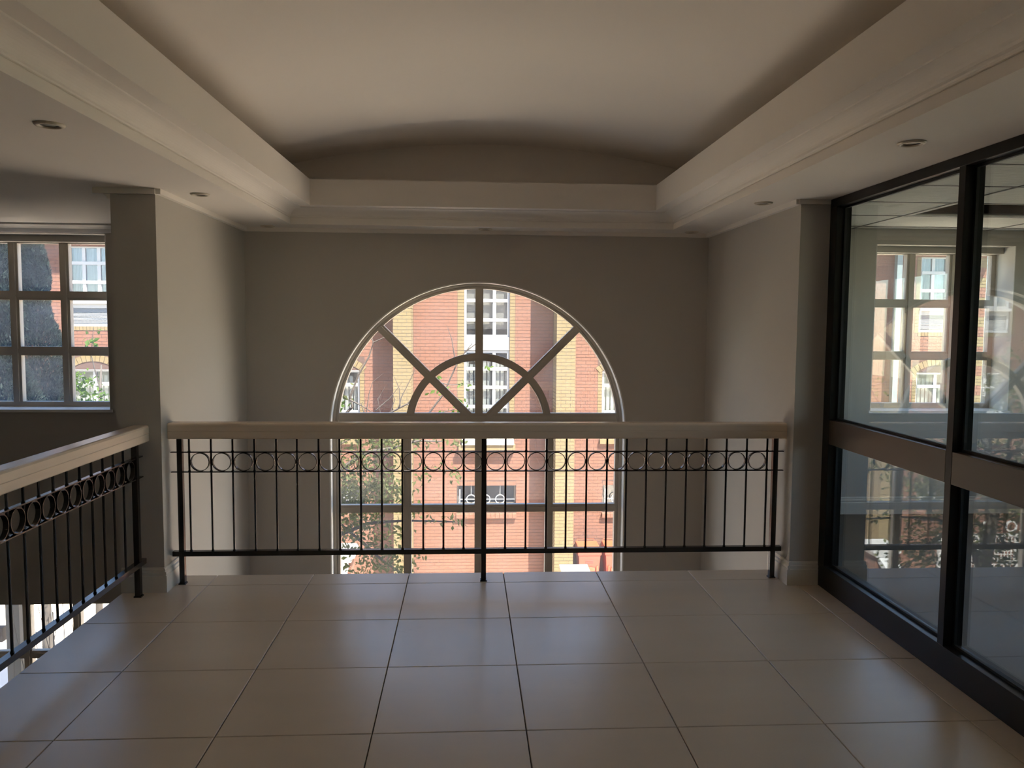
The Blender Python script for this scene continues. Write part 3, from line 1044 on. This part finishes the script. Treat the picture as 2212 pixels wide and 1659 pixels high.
for a, b in BASE_W:
    f = MB()
    for c in cells(a, b, -3.181, -2.498, [(a + 0.04, b - 0.04, -3.15, -2.53)]):
        f.box(c[0], c[1], YW + 0.15, YW + 0.2, c[2], c[3])
    w = f.build('window', M['lining'], bld, BB)
    MB().box(a + 0.04, b - 0.04, YW + 0.19, YW + 0.196, -3.15, -2.53).build('pane', M['glass_far'], w, BB)
    gr = MB()
    zc_ = -2.86
    gr.box(a + 0.06, b - 0.03, YW + 0.04, YW + 0.055, zc_ - 0.008, zc_ + 0.008)
    gr.box(a + 0.06, a + 0.085, YW + 0.04, YW + 0.055, -3.17, -2.60)
    for q in range(3):
        gx = a + 0.36 + q * 0.37
        gr.arcband(gx, zc_, 0.105, 0.125, 0, 2 * PI, YW + 0.038, YW + 0.058, 20, True)
        gr.box(gx - 0.005, gx + 0.005, YW + 0.042, YW + 0.052, zc_ + 0.12, -2.50)
        gr.box(gx - 0.005, gx + 0.005, YW + 0.042, YW + 0.052, -3.18, zc_ - 0.12)
    gr.build('ring_grille', M['white'], bld, BB)
    si = MB()
    n_ = round((b - a) / 0.11)
    for q in range(n_):
        u0, u1 = a - 0.02 + (b - a + 0.04) * q / n_ + 0.003, a - 0.02 + (b - a + 0.04) * (q + 1) / n_ - 0.003
        si.prism([(YW + 0.05, -3.20), (YW + 0.05, -3.30), (YW - 0.09, -3.325), (YW - 0.09, -3.225)], 'X', u0, u1)
    si.build('brick_sill', M['brick'], bld, BB)
MB().box(10.94, 11.08, YW - 0.22, YW - 0.08, GZ, FZT).build('downpipe', M['pipe'], bld, BB)
MB().box(FX0, FX1 + 0.3, YW - 0.63, YW + 0.3, FZT, FZT + 0.16).build('eave', M['white'], bld, BB)
MB().prism([(YW - 0.70, FZT + 0.16), (YW + 4.5, FZT + 2.4), (YW + 10, FZT + 0.16)], 'X', FX0, FX1 + 0.3).build('roof', M['roofing'], bld, BB)
MB().box(FX1 - 0.1, FX1 - 0.02, YW + 0.24, YW + 9, GZ, FZT).box(FX0, FX0 + 0.08, YW + 0.24, YW + 9, GZ, FZT).build('side_wall', M['brick'], bld, BB)


# ================================================================== TREES
def leaves_np(C, D, L, Wd):
    """pointed folded leaves: centre C, direction D, length L, width Wd -> verts, tris"""
    n = len(C)
    D = D / np.linalg.norm(D, axis=1)[:, None]
    rv = rng.normal(size=(n, 3))
    s = np.cross(D, rv); s /= np.linalg.norm(s, axis=1)[:, None]
    nn = np.cross(D, s)
    L = L[:, None]; Wd = Wd[:, None]
    base = C - D * L * 0.5
    tip = C + D * L * 0.5 + nn * L * 0.06
    a = C - D * L * 0.08 + s * Wd * 0.5 + nn * Wd * 0.18
    b = C - D * L * 0.08 - s * Wd * 0.5 + nn * Wd * 0.18
    V = np.stack([base, a, tip, b], axis=1).reshape(-1, 3)
    k = np.arange(n)[:, None] * 4
    T = np.concatenate([k + np.array([[0, 1, 2]]), k + np.array([[0, 2, 3]])], axis=0)
    return V, T


def cluster(centres, per, spread, L=(0.06, 0.10), droop=0.5):
    C = np.repeat(np.array(centres), per, axis=0)
    C = C + rng.normal(size=C.shape) * np.array(spread)
    D = rng.normal(size=C.shape) + np.array([0.3, 0, -droop])
    l = rng.uniform(L[0], L[1], len(C))
    return C, D, l, l * rng.uniform(0.42, 0.6, len(C))


def foliage(name, sets, material, parent, base, label=None):
    C = np.concatenate([s[0] for s in sets]); D = np.concatenate([s[1] for s in sets])
    L = np.concatenate([s[2] for s in sets]); Wd = np.concatenate([s[3] for s in sets])
    V, T = leaves_np(C, D, L, Wd)
    o = npmesh(name, V, T, material, parent, base)
    o['kind'] = 'stuff'
    if label:
        o['label'] = label
    return o


# -- bare-twigged leafy tree before the arched window
TB = (-1.97, 9.3, GZ)
t1 = root('leafy_tree', TB, 'leafy tree with bare upper twigs before the arched window', 'tree')
MB().tube([TB, (-2.01, 9.25, -2.34), (-1.89, 9.20, -1.32), (-1.93, 9.10, -0.54), (-1.71, 9.00, 0.23), (-1.50, 9.00, 0.44)], [0.11, 0.09, 0.08, 0.06, 0.04, 0.03], 10).build('trunk', M['bark'], t1, TB, smooth=True)
limbs = [[(-1.90, 9.10, -0.54), (-1.43, 9.00, -0.07), (-1.22, 8.95, 0.09), (-1.09, 8.95, 0.15), (-0.83, 8.90, 0.20), (-0.54, 8.90, 0.28), (-0.25, 8.85, 0.28)],
         [(-1.89, 9.20, -1.32), (-1.50, 9.00, -0.84), (-1.11, 8.95, -0.67), (-0.69, 8.90, -0.63), (-0.13, 8.90, -0.65)],
         [(-1.97, 9.25, -1.83), (-1.50, 9.00, -0.63), (-1.16, 9.00, -0.93), (-0.94, 9.00, -1.14), (-0.73, 9.00, -1.27)],
         [(-1.80, 9.05, -0.12), (-2.31, 9.00, 0.31), (-2.83, 9.00, 0.40)], [(-1.89, 9.10, -0.63), (-2.49, 9.10, -0.37), (-3.09, 9.00, -0.29)],
         [(-1.71, 9.00, 0.23), (-2.06, 9.00, 0.83), (-2.23, 9.00, 1.34)]]
for b in limbs:
    MB().tube(b, [0.030 - 0.022 * i / (len(b) - 1) for i in range(len(b))], 7).build('branch', M['bark'], t1, TB, smooth=True)
tw = [[(-1.50, 0.40), (-1.42, 0.52), (-1.29, 0.65), (-1.31, 0.77), (-1.22, 1.01), (-1.10, 1.22), (-1.05, 1.38), (-1.10, 1.52)], [(-1.05, 1.38), (-0.92, 1.44), (-0.84, 1.49)],
      [(-1.31, 0.74), (-1.17, 0.67), (-1.01, 0.57), (-0.90, 0.47)], [(-1.17, 0.35), (-1.13, 0.54), (-1.09, 0.81), (-1.05, 0.94), (-0.93, 1.04)], [(-0.96, 0.57), (-0.99, 0.75), (-0.91, 0.89)],
      [(-1.09, 0.41), (-0.88, 0.58), (-0.67, 0.69), (-0.54, 0.83), (-0.41, 0.96)], [(-0.75, 0.65), (-0.76, 0.86), (-0.82, 1.01)],
      [(-0.67, 0.69), (-0.57, 0.65)], [(-0.60, 0.27), (-0.44, 0.57), (-0.26, 0.81), (-0.12, 1.13), (-0.02, 1.28), (0.06, 1.38)],
      [(-0.12, 1.13), (-0.17, 1.43), (-0.23, 1.59)], [(-0.02, 1.28), (0.19, 1.44)], [(-0.73, 0.31), (-0.67, 0.49), (-0.57, 0.81), (-0.33, 1.07)],
      [(-1.43, 0.23), (-1.24, 0.33), (-1.09, 0.41)], [(-0.41, 0.96), (-0.17, 0.91), (0.02, 0.93)], [(-0.44, 0.57), (-0.17, 0.63), (0.02, 0.72)],
      [(-0.77, 0.63), (-0.74, 0.76), (-0.60, 1.04), (-0.53, 1.25)], [(-0.90, 0.47), (-0.81, 0.74), (-0.86, 0.87)], [(-1.03, 0.61), (-0.86, 0.76), (-0.73, 0.93)], [(-1.11, 0.48), (-1.18, 0.70), (-1.11, 0.76)]]
for k, b in enumerate(tw):
    r0 = 0.020 if k == 0 else (0.015 if k in (5, 8) else 0.008)
    MB().tube([(x, 9.0 - 0.03 * (k % 5), z) for x, z in b], [r0 * (1 - 0.75 * i / (len(b) - 1)) for i in range(len(b))], 5).build('twig', M['twig'], t1, TB)
dense = [(-1.37, 0.30), (-1.19, 0.28), (-0.99, 0.23), (-0.83, 0.28), (-1.30, 0.06), (-1.09, 0.01), (-1.35, -0.14), (-1.15, -0.20), (-0.93, -0.23), (-1.38, -0.33), (-1.17, -0.38), (-0.93, -0.36), (-0.80, -0.34),
         (-1.38, -0.57), (-1.15, -0.60), (-1.30, -0.78), (-1.10, -0.84), (-1.02, -0.98), (-0.97, -1.06), (-0.83, -1.12), (-1.15, -1.23), (-0.75, -1.20), (-1.37, -0.24), (-1.24, -0.30), (-1.03, -0.30), (-1.29, -0.42), (-1.07, -0.46)]
side = [(-0.54, 0.23), (-0.36, 0.28), (-0.22, 0.25), (-0.09, 0.27), (-0.41, -0.04), (-0.25, -0.07), (-0.14, -0.15), (-0.46, -0.16), (-0.57, -0.58), (-0.41, -0.60), (-0.25, -0.63), (-0.12, -0.66), (-0.68, -0.77), (-0.73, 0.17), (-0.68, 0.01), (-0.84, -0.72), (-0.60, 0.31)]
left_c = [(-1.72 - 1.6 * rng.random(), -1.4 + 2.5 * rng.random()) for _ in range(70)]
foliage('foliage', [cluster([(x, 8.95, z) for x, z in dense], 105, (0.12, 0.22, 0.10), (0.045, 0.075)),
                    cluster([(x, 8.9, z) for x, z in side], 12, (0.07, 0.08, 0.04), (0.055, 0.09)),
                    cluster([(x, 9.1, z) for x, z in left_c], 60, (0.22, 0.3, 0.2))], M['leaf'], t1, TB)
lit = [(-0.31, 1.01), (-0.23, 0.90), (-0.04, 0.91), (0.02, 0.90), (-0.12, 0.65), (0.01, 0.71), (-0.28, 0.62), (0.23, 1.10), (-0.36, 0.83), (-1.37, 0.65), (-1.35, 0.69), (-0.09, 0.59)]
foliage('sunlit_leaves', [cluster([(x, 8.9, z) for x, z in lit], 4, (0.05, 0.04, 0.025), (0.06, 0.09), 0.2)], M['leaf_lit'], t1, TB, 'light green leaves with sunlight put into their colour')  # leaves caught by the sun, painted with the brighter green


# -- conifers outside the stairwell window
def conifer(x, y, tip, r_at, label, n):
    base = (x, y, GZ)
    r = root('conifer', base, label, 'tree', 'conifers outside the stairwell window')
    MB().tube([base, (x, y, tip - 1.0)], [0.09, 0.02], 8).build('trunk', M['bark'], r, base)
    u = rng.random(n) ** 0.72
    hgt = u * (tip + 0.9 + 0.12 * (y - 6.6))
    rad = r_at * np.minimum(hgt, 4.6) ** 0.85 * (1 + 0.22 * np.sin(hgt * 5.1 + x * 9)) * np.where(hgt > 6, 0.8, 1)
    ang = rng.random(n) * 2 * PI
    rr = rad * np.sqrt(rng.random(n) * 0.75 + 0.25)
    C = np.stack([x + rr * np.cos(ang), y + rr * np.sin(ang), tip - hgt], axis=1)
    D = np.stack([np.cos(ang) * 0.6, np.sin(ang) * 0.6, np.full(n, 1.0)], axis=1) + rng.normal(size=(n, 3)) * 0.45
    L = rng.uniform(0.03, 0.075, n)
    V, T = leaves_np(C, D, L, L * 0.34)
    o_ = npmesh('foliage', V, T, M['conifer'], r, base)
    o_['kind'] = 'stuff'


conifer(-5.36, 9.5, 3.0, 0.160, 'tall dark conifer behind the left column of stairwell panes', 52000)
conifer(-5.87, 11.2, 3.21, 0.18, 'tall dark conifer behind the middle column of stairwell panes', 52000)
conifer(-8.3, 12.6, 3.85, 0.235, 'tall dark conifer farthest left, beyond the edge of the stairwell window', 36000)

# -- sunlit bush seen through the lower right pane of the stairwell window
SB = (-6.1, 13.2, GZ)
sb = root('leafy_bush', SB, 'tall sunlit bright green bush behind the lower right stairwell pane', 'bush')
MB().tube([SB, (-6.05, 13.2, -2.0), (-5.95, 13.15, 0.0), (-5.87, 13.1, 0.9)], [0.07, 0.05, 0.03, 0.012], 8).build('trunk', M['bark'], sb, SB, smooth=True)
MB().tube([(-5.9, 13.1, 0.5), (-6.0, 13.05, 1.05), (-5.93, 13.0, 1.5)], [0.012, 0.009, 0.004], 6).build('branch', M['bark'], sb, SB)
bc = [(-6.56 + 1.05 * rng.random(), 13.1 + 0.2 * rng.normal(), -2.1 + 2.85 * rng.random()) for _ in range(46)]
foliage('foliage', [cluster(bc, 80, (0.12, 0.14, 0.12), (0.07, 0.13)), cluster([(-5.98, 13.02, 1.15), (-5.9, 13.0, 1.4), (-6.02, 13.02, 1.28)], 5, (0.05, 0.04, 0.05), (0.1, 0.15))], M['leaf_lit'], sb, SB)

# -- wiry plant outside the lower stairwell window
PB = (-3.98, 7.6, GZ)
pl = root('wiry_plant', PB, 'thin bare wiry plant outside the lower stairwell window', 'plant')
for k in range(16):
    x, y = -4.38 + 0.8 * rng.random(), 7.35 + 0.4 * rng.random()
    top = -1.35 + 0.35 * rng.random()
    pts_ = [(PB[0] + 0.1 * rng.normal(), PB[1], GZ)]
    for q in range(1, 6):
        pts_.append((PB[0] + (x - PB[0]) * q / 5 + 0.05 * rng.normal(), PB[1] + (y - PB[1]) * q / 5, GZ + (top - GZ) * q / 5))
    MB().tube(pts_, [0.012 - 0.0018 * q for q in range(6)], 5).build('stem', M['twig'], pl, PB)

# -- pergola post and beam outside the lower stairwell window
GB = (-4.35, 7.9, GZ)
pg = root('pergola', GB, 'grey concrete post with a dark beam outside the lower stairwell window', 'pergola')
MB().box(-4.50, -4.37, 7.84, 7.97, GZ, -0.62).build('post', M['concrete'], pg, GB)
MB().prism([(-6.4, -1.62), (-4.55, -1.56), (-4.55, -1.42), (-6.4, -1.48)], 'Y', 7.86, 7.95).build('beam', M['timber'], pg, GB)


# ================================================================== BINS, BOX, CAR, SCREEN
def wheelie_bin(x, y, label):
    b = (x, y, GZ)
    r = root('wheelie_bin', b, label, 'bin', 'wheelie bins against the brick building')
    m_ = MB()
    w0, w1, d0, d1, H = 0.44, 0.57, 0.46, 0.66, 0.98
    def ring_(w, d, z):
        return [(x - w / 2, y - d / 2, z), (x + w / 2, y - d / 2, z), (x + w / 2, y + d / 2, z), (x - w / 2, y + d / 2, z)]
    rs = [ring_(w0, d0, GZ + 0.06), ring_(w1 - 0.03, d1 - 0.04, GZ + H - 0.08), ring_(w1 + 0.02, d1, GZ + H - 0.075), ring_(w1 + 0.02, d1, GZ + H)]
    fs_ = [(3, 2, 1, 0)]
    for i in range(3):
        for k in range(4):
            fs_.append((i * 4 + k, i * 4 + (k + 1) % 4, i * 4 + 4 + (k + 1) % 4, i * 4 + 4 + k))
    fs_.append((12, 13, 14, 15))
    m_.quadmesh([p for q in rs for p in q], fs_)
    m_.build('body', M['bin'], r, b, bevel=0.012)
    # raised arched front panel and two side ribs
    fp = MB()
    fp.prism([(x - 0.13, GZ + 0.15), (x + 0.13, GZ + 0.15), (x + 0.14, GZ + 0.55)] + [(x + 0.14 * math.cos(PI * q / 8), GZ + 0.55 + 0.05 * math.sin(PI * q / 8)) for q in range(1, 8)] + [(x - 0.14, GZ + 0.55)], 'Y', y - 0.315, y - 0.24)
    fp.box(x - 0.21, x - 0.17, y - 0.315, y - 0.24, GZ + 0.15, GZ + 0.62)
    fp.box(x + 0.17, x + 0.21, y - 0.315, y - 0.24, GZ + 0.15, GZ + 0.62)
    fp.build('front_panel', M['bin_lid'], r, b, bevel=0.01)
    ld = MB()
    ld.quadmesh([(x - 0.30, y - 0.34, GZ + 0.985), (x + 0.30, y - 0.34, GZ + 0.985), (x + 0.30, y + 0.33, GZ + 0.985), (x - 0.30, y + 0.33, GZ + 0.985),
                 (x - 0.27, y - 0.27, GZ + 1.07), (x + 0.27, y - 0.27, GZ + 1.07), (x + 0.27, y + 0.33, GZ + 1.10), (x - 0.27, y + 0.33, GZ + 1.10)],
                [(3, 2, 1, 0), (4, 5, 6, 7), (0, 1, 5, 4), (1, 2, 6, 5), (2, 3, 7, 6), (3, 0, 4, 7)])
    ld.build('lid', M['bin_lid'], r, b, bevel=0.015)
    MB().tube([(x - 0.22, y + 0.38, GZ + 1.06), (x - 0.22, y + 0.41, GZ + 1.11), (x + 0.22, y + 0.41, GZ + 1.11), (x + 0.22, y + 0.38, GZ + 1.06)], 0.016, 8).build('handle', M['bin_lid'], r, b)
    pr = MB()
    for q in range(2):
        for k in range(7):
            pr.box(x - 0.10 + k * 0.029, x - 0.10 + k * 0.029 + 0.021, y - 0.302, y - 0.285, GZ + 0.70 + 0.055 * q, GZ + 0.735 + 0.055 * q)
    pr.build('print', M['print'], r, b)
    for s in (-1, 1):
        wv = MB()
        wv.tube([(x + s * 0.20, y + 0.24, GZ + 0.10), (x + s * 0.26, y + 0.24, GZ + 0.10)], 0.10, 20)
        wv.build('wheel', M['tyre'], r, b)


wheelie_bin(3.06, 19.5, 'orange-red wheelie bin standing nearer the yellow brick pier')
wheelie_bin(3.74, 19.52, 'orange-red wheelie bin at the right edge of the arched window')
UB = (2.42, 17.2, GZ)
ub = root('utility_box', UB, 'low white box with a sloped lid before the bins', 'box')
MB().box(2.14, 2.70, 16.95, 17.45, GZ, -3.87).build('body', M['white'], ub, UB, bevel=0.01)
MB().prism([(16.9, -3.87), (17.5, -3.87), (17.5, -3.80), (16.9, -3.83)], 'X', 2.10, 2.74).build('lid', M['white'], ub, UB, bevel=0.008)

EB = (-3.75, 16.0, GZ)
es = root('entrance_stair', EB, 'outside stair with white-capped brick piers and sloping white copings, behind the leafy tree', 'stair')
for px, sgn in ((-2.68, 1), (-4.82, -1)):
    pb_ = MB()
    for c in range(18):
        z0_ = GZ + c * BH
        cut = 0.11 if c % 2 else 0.23
        for a, b in ((px - 0.23, px - 0.23 + cut), (px - 0.23 + cut, px + 0.23)):
            pb_.box(a + 0.005, b - 0.005, 16.75, 17.21, z0_ + 0.005, z0_ + BH - 0.005)
    o = pb_.build('pier_bricks', M['brick'], es, EB)
    o['kind'] = 'stuff'
    MB().box(px - 0.222, px + 0.222, 16.758, 17.202, GZ, GZ + 18 * BH).build('pier_core', M['mortar'], es, EB)
    ztop = GZ + 18 * BH
    MB().prism([(px - 0.24, ztop), (px + 0.24, ztop), (px + 0.26, ztop + 0.08), (px + 0.32, ztop + 0.10), (px + 0.32, ztop + 0.20), (px + 0.27, ztop + 0.26), (px - 0.27, ztop + 0.26), (px - 0.32, ztop + 0.20), (px - 0.32, ztop + 0.10), (px - 0.26, ztop + 0.08)], 'Y', 16.66, 17.30).build('pier_cap', M['white'], es, EB, bevel=0.015)
    MB().prism([(16.74, ztop - 0.12), (14.4, GZ + 0.30), (14.4, GZ + 0.46), (16.74, ztop + 0.04)], 'X', px - 0.18, px + 0.18).build('coping', M['white'], es, EB, bevel=0.015)
    MB().prism([(16.74, GZ), (14.5, GZ), (14.5, GZ + 0.34), (16.74, ztop - 0.12)], 'X', px - 0.11, px + 0.11).build('cheek_wall', M['brick'], es, EB)
for q in range(7):
    MB().box(-4.70, -2.80, 14.5 + q * 0.32, 17.2, GZ + q * 0.17, GZ + (q + 1) * 0.17).build('step', M['concrete'], es, EB)

LB = (-9.4, 18.9, GZ)
ls = root('lattice_screen', LB, 'white lattice screen with rings on top, along the base of the brick building', 'screen')
for x in np.arange(-11.4, -7.3, 1.0):
    MB().box(x - 0.04, x + 0.04, 18.86, 18.94, GZ, -3.55).build('post', M['white'], ls, LB)
MB().box(-11.4, -7.4, 18.87, 18.93, -3.62, -3.55).box(-11.4, -7.4, 18.87, 18.93, -4.92, -4.85).build('rail', M['white'], ls, LB)
lt = MB()
for x in np.arange(-11.4, -7.4, 0.085):
    lt.box(x, x + 0.022, 18.885, 18.90, -4.86, -3.6)
for z in np.arange(-4.86, -3.6, 0.085):
    lt.box(-11.4, -7.4, 18.90, 18.912, z, z + 0.022)
lt = lt.build('lattice', M['white'], ls, LB)
lt['kind'] = 'stuff'
for x in np.arange(-11.1, -7.5, 0.62):
    MB().arcband(x, -3.37, 0.115, 0.15, 0, 2 * PI, 18.88, 18.92, 20, True).box(x - 0.015, x + 0.015, 18.885, 18.915, -3.56, -3.51).build('ring', M['white'], ls, LB)
